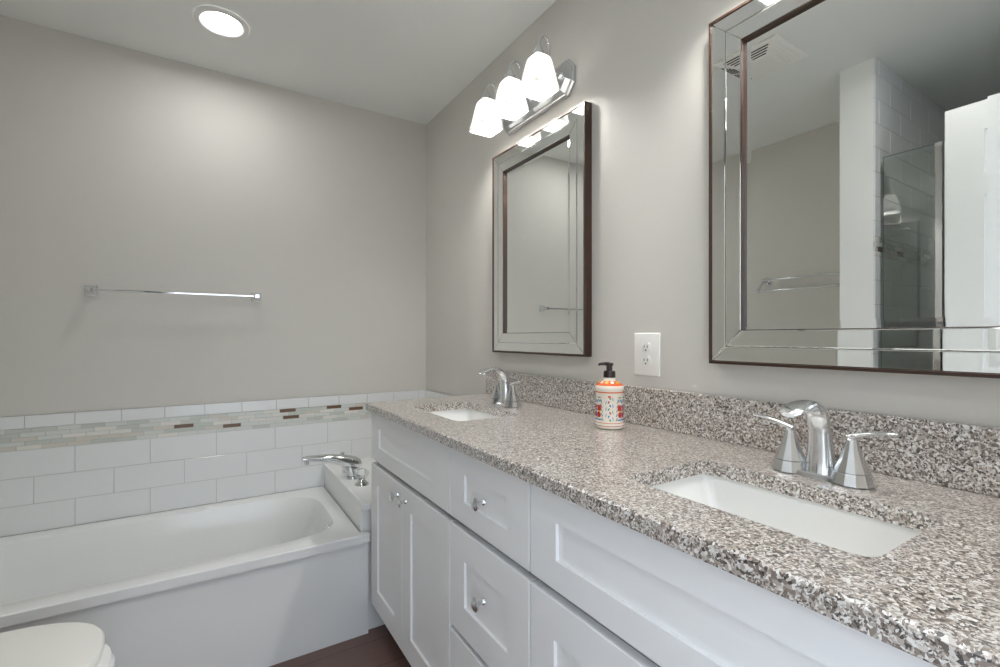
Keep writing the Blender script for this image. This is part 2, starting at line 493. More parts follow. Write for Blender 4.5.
# ------------------------------------------------------------------ toilet
ty = 1.42
to = thing('toilet', 'white toilet with closed lid beside the tub apron', 'toilet', (-1.62, ty, 0))
UP = 0.02
bm = B()
loft(bm, [sring(-1.63, ty, 0.0, 0.26, 0.115, 3, 64), sring(-1.63, ty, 0.03, 0.255, 0.11, 3, 64), sring(-1.60, ty, 0.16, 0.22, 0.10, 2.6, 64),
          sring(-1.585, ty, 0.26, 0.26, 0.14, 2.4, 64), sring(-1.58, ty, 0.35, 0.285, 0.175, 2.3, 64), sring(-1.575, ty, 0.405, 0.295, 0.182, 2.3, 64),
          sring(-1.575, ty, 0.42, 0.288, 0.176, 2.3, 64)])
box(bm, -2.00, -1.74, ty - 0.10, ty + 0.10, 0.20, 0.405, 0.02, 3)
obj('bowl', bm, M['porcelain'], to, 40)
def dring(z, s, cx=-1.565):
    out = []
    for i in range(72):
        t = 2 * PI * i / 72; c, sn = math.cos(t), math.sin(t)
        n = 2.5 if c > 0 else 4.5
        r = (abs(c) ** n + abs(sn) ** n) ** (-1 / n)
        out.append((cx + (0.265 if c > 0 else 0.22) * s * r * c, ty + 0.186 * s * r * sn, z + UP))
    return out
bm = B(); loft(bm, [dring(0.403, 0.97), dring(0.405, 0.985), dring(0.416, 0.985), dring(0.418, 0.97)])
obj('seat', bm, M['plastic'], to, 40)
bm = B(); loft(bm, [dring(0.421, 0.985), dring(0.424, 1.0), dring(0.434, 1.0), dring(0.441, 0.98), dring(0.444, 0.90), dring(0.446, 0.6)])
obj('lid', bm, M['plastic'], to, 40)
bm = B(); box(bm, -2.015, -1.83, ty - 0.215, ty + 0.215, 0.402, 0.765, 0.018, 3)
tk = obj('tank', bm, M['porcelain'], to, 40)
bm = B(); box(bm, -2.022, -1.82, ty - 0.225, ty + 0.225, 0.767, 0.80, 0.010, 3)
obj('tank_lid', bm, M['porcelain'], to, 40)
bm = B(); lathe(bm, [(0.012, 0.0), (0.012, 0.012), (0.0, 0.013)], (-1.83, ty + 0.15, 0.71), 'x', 16)
tube(bm, [(-1.815, ty + 0.15, 0.71), (-1.813, ty + 0.11, 0.707), (-1.813, ty + 0.07, 0.70)], [0.005, 0.006, 0.007], 10)
obj('flush_lever', bm, M['chrome'], tk, 40)

# ------------------------------------------------------------------ vanity
CT = H - 0.2577                                    # counter top
CTH = 0.028
XF = -0.546                                        # front plane of doors and drawers
XB = XF + 0.020
CB = H - 1.043                                     # lower edge of the cabinet boxes
VY0, VY1 = 0.068, 1.832

def shaker(name, y0, y1, z0, z1, parent, fy, fzt, fzb=None):
    """recessed-panel front lying in x; frame width fy at the sides, fzt above, fzb below"""
    fzb = fzt if fzb is None else fzb
    bm = B()
    xo, xb, rec, sl = XF, XB, 0.0065, 0.0012
    def rect(x, a, b, c, d): return [(x, a, c), (x, b, c), (x, b, d), (x, a, d)]
    loft(bm, [rect(xb, y0, y1, z0, z1), rect(xo + 0.001, y0, y1, z0, z1), rect(xo, y0 + 0.001, y1 - 0.001, z0 + 0.001, z1 - 0.001),
              rect(xo, y0 + fy, y1 - fy, z0 + fzb, z1 - fzt),
              rect(xo + rec, y0 + fy + sl, y1 - fy - sl, z0 + fzb + sl, z1 - fzt - sl)])
    return obj(name, bm, M['cab'], parent)

def knob(parent, y, z):
    bm = B()
    lathe(bm, [(0.0, 0.0), (0.0085, 0.0), (0.0080, -0.003), (0.0050, -0.007), (0.0050, -0.016), (0.010, -0.020), (0.0155, -0.0225), (0.0155, -0.026), (0.010, -0.0295), (0.0, -0.031)][1:], (XF, y, z), 'x', 28)
    return obj('knob', bm, M['satin'], parent, 35)

def cabinet(label, y0, y1):
    t = thing('vanity_cabinet', label, 'cabinet', ((XB) / 2, (y0 + y1) / 2, 0), 'units of the white vanity')
    bm = B(); th = 0.018
    box(bm, XB + 0.001, -0.004, y0 + 0.0004, y0 + th, CB, CT - CTH - 0.0005); box(bm, XB + 0.001, -0.004, y1 - th, y1 - 0.0004, CB, CT - CTH - 0.0005)
    box(bm, XB + 0.001, -0.004, y0 + th, y1 - th, CB, CB + th); box(bm, -0.012, -0.004, y0 + th, y1 - th, CB, CT - CTH - 0.0005)
    zs = (CT - CTH - 0.0005, H - 0.484, CB + 0.0)
    box(bm, XB + 0.001, XB + 0.018, y0 + th, y1 - th, CT - CTH - 0.03, CT - CTH - 0.0005)
    box(bm, XB + 0.001, XB + 0.018, y0 + th, y1 - th, H - 0.503, H - 0.463)
    box(bm, XB + 0.001, XB + 0.018, y0 + th, y1 - th, CB, CB + 0.03)
    box(bm, XB + 0.001, XB + 0.018, y0 + th, y0 + 0.035, CB, CT - CTH - 0.0005); box(bm, XB + 0.001, XB + 0.018, y1 - 0.035, y1 - th, CB, CT - CTH - 0.0005)
    obj('carcass', bm, M['gapdark'], t)
    bm = B(); box(bm, -0.475, -0.46, y0 + 0.0005, y1 - 0.0005, 0, CB - 0.0005); box(bm, -0.46, -0.02, y1 - 0.018, y1 - 0.0005, 0, CB - 0.0005); box(bm, -0.46, -0.02, y0 + 0.0005, y0 + 0.018, 0, CB - 0.0005)
    obj('toe_kick', bm, M['kick'], t)
    return t
Z1, Z2, Z3 = H - 0.2905, H - 0.4735, H - 0.4925     # false-front top, its bottom, door top
YA, YC = 1.1345, 0.769                              # unit boundaries
g = 0.0026
cl = cabinet('white sink cabinet unit with two doors beside the bathtub', YA, VY1)
shaker('false_drawer_front', YA + g, VY1 - g, Z2, Z1, cl, 0.092, 0.056)
ym = (YA + VY1) / 2 + 0.010
for (a, b, ky) in ((ym + 0.0012, VY1 - g, ym + 0.036), (YA + g, ym - 0.0012, ym - 0.036)):
    d = shaker('door', a, b, CB, Z3, cl, 0.075, 0.070, 0.078)
    knob(d, ky, H - 0.535)
cm = cabinet('narrow white drawer unit between the two sink cabinets', YC, YA)
for (z0, z1, kz) in ((Z2, Z1, H - 0.387), (H - 0.759, Z3, H - 0.620), (CB, H - 0.775, H - 0.90)):
    d = shaker('drawer', YC + g, YA - g, z0, z1, cm, 0.080, 0.056 if z0 == Z2 else 0.075)
    knob(d, (YC + YA) / 2, kz)
cr = cabinet('white sink cabinet unit nearest the camera, under the right sink', VY0, YC)
shaker('false_drawer_front', VY0 + g, YC - g, Z2, Z1, cr, 0.080, 0.056)
ym2 = (VY0 + YC) / 2
for (a, b, ky) in ((ym2 + 0.0012, YC - g, ym2 + 0.036), (VY0 + g, ym2 - 0.0012, ym2 - 0.036)):
    d = shaker('door', a, b, CB, Z3, cr, 0.075, 0.075, 0.078)
    knob(d, ky, H - 0.535)

# ---- counter with two cut-outs
SY = (0.418, 1.468)                                 # sink centres
SXC, SAX, SAY = -0.329, 0.120, 0.189                # cut-out: centre x, half depth, half length
def slab_with_holes():
    bm = B(); x0, x1, ch = -0.562, -0.001, 0.004
    y0, y1 = 0.055, 1.842
    zt, zb = CT, CT - CTH
    def quad(*ps): bm.faces.new([bm.verts.new(p) for p in ps])
    hw = SAY + 0.045
    ys = [y0 + ch]
    for s in SY: ys += [s - hw, s + hw]
    ys += [y1 - ch]
    for k in range(0, 6, 2):
        a, b = ys[k], ys[k + 1]
        quad((x0 + ch, a, zt), (x1, a, zt), (x1, b, zt), (x0 + ch, b, zt))
        quad((x0, a, zb), (x0, b, zb), (x1, b, zb), (x1, a, zb))
    for s in SY:
        for z, xx in ((zt, x0 + ch), (zb, x0)):
            cx, ax = (xx + x1) / 2, (x1 - xx) / 2
            inner = sring(SXC, s, z, SAX, SAY, 14, 96)
            outer = []
            for (px, py, pz) in inner:               # push each point out to the block edge
                dx, dy = px - SXC, py - s
                k = min([(((x1 if dx > 0 else xx) - SXC) / dx) if abs(dx) > 1e-9 else 1e9, ((hw if dy > 0 else -hw) / dy) if abs(dy) > 1e-9 else 1e9])
                outer.append((SXC + dx * k, s + dy * k, pz))
            I = [bm.verts.new(p) for p in inner]; O = [bm.verts.new(p) for p in outer]
            n = len(I)
            for i in range(n):
                j = (i + 1) % n
                a, b = outer[i], outer[j]
                if abs(a[0] - b[0]) > 1e-6 and abs(a[1] - b[1]) > 1e-6:    # a corner lies between: add it
                    cxn = x1 if abs(a[0] - x1) < 1e-6 or abs(b[0] - x1) < 1e-6 else xx
                    cyn = s + hw if max(a[1], b[1]) > s else s - hw
                    cv = bm.verts.new((cxn, cyn, z)); bm.faces.new((I[i], O[i], cv, O[j], I[j]))
                else:
                    bm.faces.new((I[i], O[i], O[j], I[j]))
        ch2 = 0.003
        loft(bm, [sring(SXC, s, zt, SAX, SAY, 14, 96), sring(SXC, s, zb, SAX, SAY, 14, 96)], False, False)
    # edges with an eased arris
    quad((x0 + ch, y0 + ch, zt), (x0 + ch, y1 - ch, zt), (x0, y1, zt - ch), (x0, y0, zt - ch))
    quad((x0, y0, zt - ch), (x0, y1, zt - ch), (x0, y1, zb), (x0, y0, zb))
    for ya, yb_, in ((y1 - ch, y1), (y0 + ch, y0)):
        quad((x0 + ch, ya, zt), (x1, ya, zt), (x1, yb_, zt - ch), (x0, yb_, zt - ch))
        quad((x0, yb_, zt - ch), (x1, yb_, zt - ch), (x1, yb_, zb), (x0, yb_, zb))
    bmesh.ops.remove_doubles(bm, verts=bm.verts, dist=1e-5)
    return bm
ctop = tag(obj('countertop', slab_with_holes(), M['granite']), 'speckled brown and white granite worktop along the whole vanity', 'countertop')
bm = B(); box(bm, -0.0205, -0.001, 0.055, 1.842, CT + 0.0003, CT + 0.1105, 0.002)
tag(obj('backsplash', bm, M['granite']), 'upright strip of speckled granite along the wall behind the worktop', 'backsplash')

# ---- sinks
def sink(label, s):
    t = thing('sink', label, 'sink', (SXC, s, CT - 0.17), 'undermount sinks')
    z0 = CT - CTH - 0.0005
    bm = B()
    rr = [sring(SXC, s, z0, SAX + 0.024, SAY + 0.024, 9, 96), sring(SXC, s, z0, SAX + 0.006, SAY + 0.006, 14, 96),
          sring(SXC, s, z0 - 0.012, SAX + 0.003, SAY + 0.003, 14, 96), sring(SXC, s, z0 - 0.07, SAX - 0.006, SAY - 0.020, 8, 96),
          sring(SXC, s, z0 - 0.108, SAX - 0.016, SAY - 0.04, 7, 96), sring(SXC, s, z0 - 0.124, SAX - 0.034, SAY - 0.062, 6, 96),
          sring(SXC, s, z0 - 0.130, SAX - 0.085, SAY - 0.13, 4, 96), sring(SXC, s, z0 - 0.131, 0.022, 0.022, 2, 96)]
    loft(bm, rr, False, True)
    loft(bm, [sring(SXC, s, z0, SAX + 0.024, SAY + 0.024, 9, 96), sring(SXC, s, z0 - 0.014, SAX + 0.024, SAY + 0.024, 9, 96),
              sring(SXC, s, z0 - 0.020, SAX + 0.014, SAY + 0.014, 9, 96), sring(SXC, s, z0 - 0.12, SAX, SAY - 0.02, 7, 96), sring(SXC, s, z0 - 0.145, 0.05, 0.06, 3, 96)], False, True)
    obj('bowl', bm, M['porcelain'], t, 40)
    bm = B(); lathe(bm, [(0.021, 0.0), (0.020, 0.003), (0.012, 0.002), (0.0, 0.005)], (SXC, s, z0 - 0.1308), 'z', 24)
    obj('drain', bm, M['chrome'], t, 40)
sink('white rectangular undermount sink nearest the camera, under the large mirror', SY[0])
sink('white rectangular undermount sink at the far end of the worktop near the bathtub', SY[1])

# ---- faucets (built on the near sink, then copied)
def faucet():
    fx, fy, z = -0.138, 0.4205, CT + 0.0003
    t = thing('faucet', 'chrome two handle faucet behind the sink nearest the camera', 'faucet', (fx, fy, z), 'chrome sink faucets')
    def octo(cx, cy, zz, a, b, n=12):
        return [(cx + a * math.cos(2 * PI * k / n), cy + b * math.sin(2 * PI * k / n), zz) for k in range(n)]
    bm = B()
    # low shared base plate
    loft(bm, [sring(fx, fy, z, 0.024, 0.074, 3.0, 48), sring(fx, fy, z + 0.006, 0.023, 0.072, 3.0, 48), sring(fx, fy, z + 0.009, 0.019, 0.066, 3.0, 48)])
    obj('base_plate', bm, M['satin'], t, 30)
    for s in (1, -1):
        cy = fy + s * 0.0515
        bm = B()
        loft(bm, [octo(fx, cy, z + 0.002, 0.0335, 0.0335), octo(fx, cy, z + 0.021, 0.0275, 0.0275), octo(fx, cy, z + 0.0222, 0.0255, 0.0255)])
        loft(bm, [octo(fx, cy, z + 0.0228, 0.0268, 0.0268), octo(fx, cy, z + 0.045, 0.0180, 0.0180), octo(fx, cy, z + 0.064, 0.0115, 0.0115), octo(fx, cy, z + 0.078, 0.0085, 0.0085), octo(fx, cy, z + 0.0815, 0.0065, 0.0065)])
        h = obj('handle', bm, M['satin'], t, 8)
        bm = B()
        p = bez((fx, cy - s * 0.006, z + 0.081), (fx, cy + s * 0.018, z + 0.089), (fx - 0.002, cy + s * 0.042, z + 0.0985), (fx - 0.004, cy + s * 0.067, z + 0.0975), 12)
        r = [(lerp(0.0075, 0.0085, i / 12) * (1 if i < 11 else 0.7), lerp(0.0055, 0.0026, i / 12)) for i in range(13)]
        tube(bm, p, r, 14, 0, (1, 0, 0))
        obj('lever', bm, M['satin'], h, 50)
    bm = B()
    p = [(fx + 0.004, fy, z + 0.002), (fx + 0.004, fy, z + 0.012), (fx + 0.0035, fy, z + 0.030), (fx + 0.002, fy, z + 0.055), (fx - 0.001, fy, z + 0.080)]
    p += bez((fx - 0.003, fy, z + 0.092), (fx - 0.008, fy, z + 0.122), (fx - 0.026, fy, z + 0.137), (fx - 0.056, fy, z + 0.1385), 12)
    p += [(fx - 0.074, fy, z + 0.1365), (fx - 0.092, fy, z + 0.132), (fx - 0.106, fy, z + 0.1265), (fx - 0.112, fy, z + 0.123)]
    nP = len(p); r = []
    for i in range(nP):
        if i < 5: r.append((lerp(0.0265, 0.0190, i / 4), lerp(0.0245, 0.0160, i / 4)))
        else:
            k = (i - 5) / (nP - 6)
            r.append((lerp(0.0188, 0.0220, k) if k < 0.9 else (0.0185 if k < 0.99 else 0.011), lerp(0.0145, 0.0050, min(1, k * 1.1))))
    tube(bm, p, r, 14, 0, (0, 1, 0))
    obj('spout', bm, M['satin'], t, 28)
    bm = B(); lathe(bm, [(0.009, 0.0), (0.009, 0.010), (0.0, 0.010)], (fx - 0.090, fy, z + 0.120), 'z', 16)
    obj('aerator', bm, M['satin'], t, 40)
    bm = B(); tube(bm, [(fx + 0.020, fy, z + 0.012), (fx + 0.022, fy, z + 0.055)], 0.0028, 10)
    lathe(bm, [(0.004, 0.055), (0.0055, 0.058), (0.0055, 0.066), (0.0, 0.067)], (fx + 0.022, fy, z), 'z', 12)
    obj('pop_up_rod', bm, M['satin'], t, 40)
    return t
f2 = faucet()
f1 = dup(f2, (-0.138, 1.497, CT + 0.0003), 'chrome two handle faucet behind the far sink under the smaller looking mirror')
f1['label'] = 'chrome two handle faucet behind the far sink by the bathtub end'

# ---- soap dispenser
sx, sy, sz = -0.122, 0.969, CT + 0.0003
so = thing('soap_dispenser', 'painted ceramic pump soap bottle on the worktop below the outlet', 'soap dispenser', (sx, sy, sz))
bm = B()
R0 = 0.0405
lathe(bm, [(0.036, 0.0), (0.0395, 0.002), (R0, 0.006), (R0, 0.012), (0.0390, 0.015), (0.0390, 0.107), (R0, 0.110), (R0, 0.116), (0.0385, 0.120), (0.029, 0.129), (0.020, 0.1335), (0.0170, 0.136), (0.0165, 0.142), (0.0, 0.142)], (sx, sy, sz), 'z', 48)
body = obj('bottle', bm, M['ceramic'], so, 40)
def band(bm, z0, z1, r0, r1, mi=0, n=48):
    lathe(bm, [(r0, z0), (r1, z1)], (sx, sy, sz), 'z', n, mi, False, False)
def patch(bm, a, z, pts, mi, rr=0.0393):
    """polygon painted on the cylinder: pts are (arc offset, height offset) in metres round angle a"""
    fan = []
    for (u, v) in pts:
        t = a + u / rr
        fan.append(bm.verts.new((sx + rr * math.cos(t), sy + rr * math.sin(t), sz + z + v)))
    c = bm.verts.new((sx + rr * math.cos(a), sy + rr * math.sin(a), sz + z))
    for i in range(len(fan)):
        f = bm.faces.new((c, fan[i], fan[(i + 1) % len(fan)])); f.material_index = mi
def blob(w_, h_, n=10, rot=0.0):
    return [(w_ * math.cos(2 * PI * k / n) * math.cos(rot) - h_ * math.sin(2 * PI * k / n) * math.sin(rot), w_ * math.cos(2 * PI * k / n) * math.sin(rot) + h_ * math.sin(2 * PI * k / n) * math.cos(rot)) for k in range(n)]
bm = B()
band(bm, 0.0085, 0.0100, R0 + 0.0003, R0 + 0.0003, 1); band(bm, 0.1010, 0.1040, 0.0394, 0.0394, 0); band(bm, 0.0165, 0.0180, 0.0393, 0.0393, 0)
lathe(bm, [(0.0383, 0.1206), (0.0293, 0.1293), (0.0203, 0.1339)], (sx, sy, sz), 'z', 48, 0, False, False)
for k in range(12):
    a = 2 * PI * k / 12
    c = bm.verts.new((sx + 0.0290 * math.cos(a), sy + 0.0290 * math.sin(a), sz + 0.1303))
    pts = [bm.verts.new((sx + (0.0290 + 0.0042 * math.cos(q)) * math.cos(a + 0.0055 / 0.029 * math.sin(q)), sy + (0.0290 + 0.0042 * math.cos(q)) * math.sin(a + 0.0055 / 0.029 * math.sin(q)), sz + 0.1303 - 0.0036 * math.cos(q))) for q in [2 * PI * j / 8 for j in range(8)]]
    for i in range(8):
        f = bm.faces.new((c, pts[i], pts[(i + 1) % 8])); f.material_index = 4 if k % 2 else 5
rnd = random.Random(3)
view = math.atan2(-0.972, -1.1 + 0.122)
for rep in range(3):
    a0 = view + rep * 2 * PI / 3
    for s in (-1, 1):
        a = a0 + s * 0.80
        patch(bm, a, 0.058, blob(0.0080, 0.0095), 1); patch(bm, a + s * 0.05, 0.040, blob(0.0085, 0.0088), 1)
        patch(bm, a - s * 0.13, 0.066, blob(0.004, 0.0035), 0); patch(bm, a, 0.0495, blob(0.0045, 0.0025), 4, 0.0395)
        for q in range(5):
            patch(bm, a + s * (0.26 - 0.02 * q), 0.028 + 0.012 * q, blob(0.0016, 0.006, 8, s * 0.5), 2)
            patch(bm, a - s * (0.28 - 0.02 * q), 0.028 + 0.012 * q, blob(0.0015, 0.006, 8, -s * 0.5), 2 if q % 2 else 3)
        for q in range(4):
            patch(bm, a + s * (0.15 - 0.1 * q), 0.078 + 0.003 * (q % 2), blob(0.0048, 0.0014, 8, 0.6 * (-1) ** q), 2)
        patch(bm, a, 0.026, blob(0.010, 0.002), 2); patch(bm, a, 0.088, blob(0.007, 0.0018), 3)
    for q in range(7):
        patch(bm, a0 + 0.05 * (-1) ** q, 0.026 + 0.010 * q, blob(0.0022, 0.0044, 8, 0.5 * (-1) ** q), [3, 2, 1][q % 3])
        patch(bm, a0 + 0.24 * (-1) ** q, 0.030 + 0.009 * q, blob(0.0010, 0.0060, 8, 0.2 * (-1) ** q), 2)
    patch(bm, a0, 0.091, blob(0.005, 0.003), 0)
obj('painted_decoration', bm, [M['orange'], M['red'], M['blue'], M['teal'], M['yellow'], M['ceramic']], body)
bm = B()
lathe(bm, [(0.0170, 0.1425), (0.0172, 0.145), (0.0168, 0.158), (0.0150, 0.161), (0.0085, 0.162), (0.0085, 0.176), (0.0, 0.176)], (sx, sy, sz), 'z', 28)
obj('pump_collar', bm, M['black'], so, 35)
bm = B()
lathe(bm, [(0.0110, 0.1760), (0.0115, 0.178), (0.0105, 0.1835), (0.0, 0.1845)], (sx, sy, sz), 'z', 20)
d = Vector((-0.72, 0.69, 0)).normalized(); hd = Vector((sx, sy, sz + 0.1800))
tube(bm, [hd, hd + d * 0.014 + Vector((0, 0, 0.001)), hd + d * 0.026, hd + d * 0.031 + Vector((0, 0, -0.003))], [0.006, 0.0048, 0.004, 0.0034], 12)
obj('pump_head', bm, M['black'], so, 40)

# ---- outlet
oy, oz = 0.936, H - 0.0505
ot = thing('outlet', 'white double wall outlet between the two mirrors above the backsplash', 'outlet', (0, oy, oz))
bm = B(); box(bm, -0.0065, -0.0003, oy - 0.0465, oy + 0.0465, oz - 0.0625, oz + 0.0625, 0.003, 3)
obj('cover_plate', bm, M['plastic'], ot, 35)
for dz in (0.0195, -0.0195):
    bm = B()
    loft(bm, [[(xx, oy + s_ * 0.0165 * c, oz + dz + 0.0145 * q) for c, q in [(math.cos(2 * PI * k / 32) , max(-1, min(1, 1.25 * math.sin(2 * PI * k / 32)))) for k in range(32)]] for xx, s_ in ((-0.0060, 1.0), (-0.0082, 1.0), (-0.0086, 0.95))])
    r_ = obj('receptacle', bm, M['plastic'], ot, 35)
    bm = B()
    for dy, hh in ((-0.0060, 0.0042), (0.0060, 0.0034)):
        box(bm, -0.0089, -0.0080, oy + dy - 0.0011, oy + dy + 0.0011, oz + dz + 0.0030 - hh, oz + dz + 0.0030 + hh)
    lathe(bm, [(0.0026, -0.0009), (0.0026, 0.0)], (-0.0080, oy, oz + dz - 0.0075), 'x', 12)
    obj('slots', bm, M['slot'], r_)
bm = B(); lathe(bm, [(0.003, 0.0), (0.0028, -0.0012), (0.0, -0.0016)], (-0.0062, oy, oz), 'x', 14)
obj('screw', bm, M['plastic'], ot, 40)

# ------------------------------------------------------------------ mirrors (built at the large near one, then copied)
MZ0, MZ1 = H - 0.0660, H + 0.7835
MW = 0.592
def mirror(label, y0, y1):
    t = thing('mirror', label, 'mirror', (0, (y0 + y1) / 2, MZ0), 'mirrors over the vanity')
    def ring(x, i): return [(x, y0 + i, MZ0 + i), (x, y1 - i, MZ0 + i), (x, y1 - i, MZ1 - i), (x, y0 + i, MZ1 - i)]
    bm = B()
    loft(bm, [ring(-0.001, 0.0), ring(-0.032, 0.0), ring(-0.033, 0.001), ring(-0.033, 0.0060), ring(-0.026, 0.0065), ring(-0.026, 0.0812), ring(-0.0284, 0.0812), ring(-0.0284, 0.0820), ring(-0.0165, 0.0820), ring(-0.001, 0.0820)], False, False)
    obj('frame', bm, M['bronze'], t)
    def strips(i0, i1, name):
        e = 0.0018
        a, b = ring(0, i0), ring(0, i1); gp = 0.0004
        for k in range(4):
            j = (k + 1) % 4
            A0, A1, B1, B0 = [Vector((0, p[1], p[2])) for p in (a[k], a[j], b[j], b[k])]
            tdir = (A1 - A0).normalized(); A0 = A0 + tdir * gp; B0 = B0 + tdir * gp; A1 = A1 - tdir * gp; B1 = B1 - tdir * gp
            cen = (A0 + A1 + B0 + B1) / 4
            nrm = (B0 + B1 - A0 - A1).normalized(); L_ = (A1 - A0).length
            inset = lambda P, st, sn: P + tdir * st + nrm * sn
            q = [inset(A0, e * 2, e), inset(A1, -e * 2, e), inset(B1, -e * 1.0, -e), inset(B0, e * 1.0, -e)]
            bm = B()
            loft(bm, [[(-0.026, p.y, p.z) for p in (A0, A1, B1, B0)], [(-0.0290, p.y, p.z) for p in (A0, A1, B1, B0)], [(-0.0298, p.y, p.z) for p in q]])
            obj(name, bm, M['mirror'], t)
    strips(0.0065, 0.0420, 'mirrored_border_strip')
    strips(0.0432, 0.0810, 'mirrored_border_strip')
    bm = B(); e = 0.018
    loft(bm, [ring(-0.010, 0.0822), ring(-0.0175, 0.0822), ring(-0.0188, 0.0822 + e)], True, True)
    obj('mirror_glass', bm, M['mirror'], t)
    return t
m2 = mirror('large mirror nearest the camera showing the shower in its reflection', 0.1255, 0.1255 + MW)
m1 = dup(m2, (0, 1.1700 + MW / 2, MZ0), 'smaller looking mirror farther from the camera, directly below the three shade vanity light')

# ------------------------------------------------------------------ vanity lights
def vanity_light(label, yc):
    t = thing('vanity_light', label, 'wall light', (0, yc, H + 0.92), 'vanity lights')
    zc = H + 0.920; hl, hh, cx = 0.226, 0.066, 0.060
    def pl(x, i):
        a, b, c = hl - i, hh - i, cx - i * 0.4
        return [(x, yc - a, zc - b + c * 0.62), (x, yc - a + c * 0.55, zc - b), (x, yc + a - c * 0.55, zc - b), (x, yc + a, zc - b + c * 0.62), (x, yc + a, zc + b - c * 0.62), (x, yc + a - c * 0.55, zc + b), (x, yc - a + c * 0.55, zc + b), (x, yc - a, zc + b - c * 0.62)]
    bm = B(); loft(bm, [pl(-0.0005, 0.0), pl(-0.010, 0.0), pl(-0.014, 0.006), pl(-0.020, 0.008), pl(-0.030, 0.024)])
    obj('backplate', bm, M['chromed'], t)
    sx_ = -0.128
    for dy in (-0.178, 0.0, 0.178):
        y = yc + dy
        bm = B()
        p = [(-0.028, y, zc + 0.006)] + bez((-0.036, y, zc + 0.006), (-0.068, y, zc + 0.004), (-0.082, y, zc + 0.020), (-0.083, y, zc + 0.060), 10) + bez((-0.083, y, zc + 0.085), (-0.083, y, zc + 0.134), (-0.126, y, zc + 0.134), (sx_, y, zc + 0.078), 14)
        tube(bm, p, 0.0042, 12, 0, (0, 1, 0))
        lathe(bm, [(0.014, 0.0), (0.014, -0.004), (0.008, -0.010), (0.0, -0.010)], (-0.0285, y, zc + 0.006), 'x', 18)
        arm = obj('arm', bm, M['chrome'], t, 50)
        bm = B()
        lathe(bm, [(0.006, 0.082), (0.010, 0.078), (0.014, 0.066), (0.021, 0.056), (0.023, 0.050), (0.023, 0.042), (0.0, 0.042)], (sx_, y, zc), 'z', 24)
        obj('socket_cup', bm, M['chrome'], arm, 40)
        bm = B()
        zt, zb, n = zc + 0.041, zc - 0.078, 9
        def q(z, a, nn=9): return sring(sx_, y, z, a, a, nn, 48)
        loft(bm, [q(zt, 0.016, 4), q(zt, 0.026, 6), q(zt - 0.005, 0.031, 8), q(zt - 0.02, 0.035), q(zb + 0.01, 0.053), q(zb, 0.054), q(zb + 0.0005, 0.0505), q(zt - 0.020, 0.0318), q(zt - 0.006, 0.027, 6), q(zt - 0.006, 0.016, 4)], False, False)
        sh = obj('shade', bm, M['shade'], arm, 30)
        bm = B()
        lathe(bm, [(0.010, 0.0405), (0.011, 0.012), (0.020, -0.015), (0.025, -0.034), (0.020, -0.050), (0.010, -0.058), (0.0, -0.059)], (sx_, y, zc), 'z', 24)
        obj('bulb', bm, M['bulb'], sh, 60)
    return t
vl = vanity_light('chrome three shade light on the wall above the far mirror', 1.474)
vl2 = dup(vl, (0, 0.4215, H + 0.92), 'chrome three shade light above the near mirror, seen only as a reflection')

# ------------------------------------------------------------------ recessed ceiling light
lx, ly = -1.042, 2.158
cl_ = thing('recessed_light', 'round lit recessed downlight in the ceiling over the bathtub', 'ceiling light', (lx, ly, CEIL), 'recessed downlights')
bm = B(); lathe(bm, [(0.098, -0.0005), (0.098, -0.004), (0.094, -0.008), (0.078, -0.009), (0.070, -0.006), (0.0665, -0.0022)], (lx, ly, CEIL), 'z', 48, 0, False, False)
obj('trim_ring', bm, M['trimw'], cl_, 40)
bm = B(); lathe(bm, [(0.068, -0.0005), (0.0665, -0.0030), (0.040, -0.0045), (0.0, -0.005)], (lx, ly, CEIL), 'z', 48, 0, True, True)
obj('lens', bm, M['lens'], cl_, 60)
dup(cl_, (lx, 0.50, CEIL), 'round lit recessed downlight in the ceiling in front of the near sink')

# ------------------------------------------------------------------ ceiling exhaust vent (seen in the near mirror)
vx, vy, vh = -1.047, 1.158, 0.132
ve = thing('exhaust_vent', 'white square louvred exhaust vent on the ceiling, reflected in the near mirror', 'vent', (vx, vy, CEIL))
bm = B()
def sq(a, z): return [(vx - a, vy - a, z), (vx + a, vy - a, z), (vx + a, vy + a, z), (vx - a, vy + a, z)]
loft(bm, [sq(vh, CEIL - 0.0005), sq(vh, CEIL - 0.010), sq(vh - 0.006, CEIL - 0.016), sq(vh - 0.062, CEIL - 0.034), sq(vh - 0.068, CEIL - 0.036)], False, True)
obj('grille_body', bm, M['plastic'], ve)
for side in range(4):
    rot = Matrix.Rotation(side * PI / 2, 4, 'Z')
    bm = B()
    for k in range(4):
        a = vh - 0.016 - k * 0.012; hlen = a * 0.80
        zc_ = CEIL - 0.016 - (0.010 + k * 0.012) * 0.32
        for (s0, s1) in ((-hlen, -0.006), (0.006, hlen)):
            b2 = B(); box(b2, a - 0.0022, a + 0.0022, s0, s1, zc_ - 0.0018, zc_ + 0.002)
            tmp = bpy.data.meshes.new('tmp'); b2.to_mesh(tmp); b2.free(); bm.from_mesh(tmp); bpy.data.meshes.remove(tmp)
    bm.transform(Matrix.Translation((vx, vy, 0)) @ rot)
    obj('louver_slots' if side in (0, 1) else 'louver_ridges', bm, M['slot'] if side in (0, 1) else M['plastic'], ve)

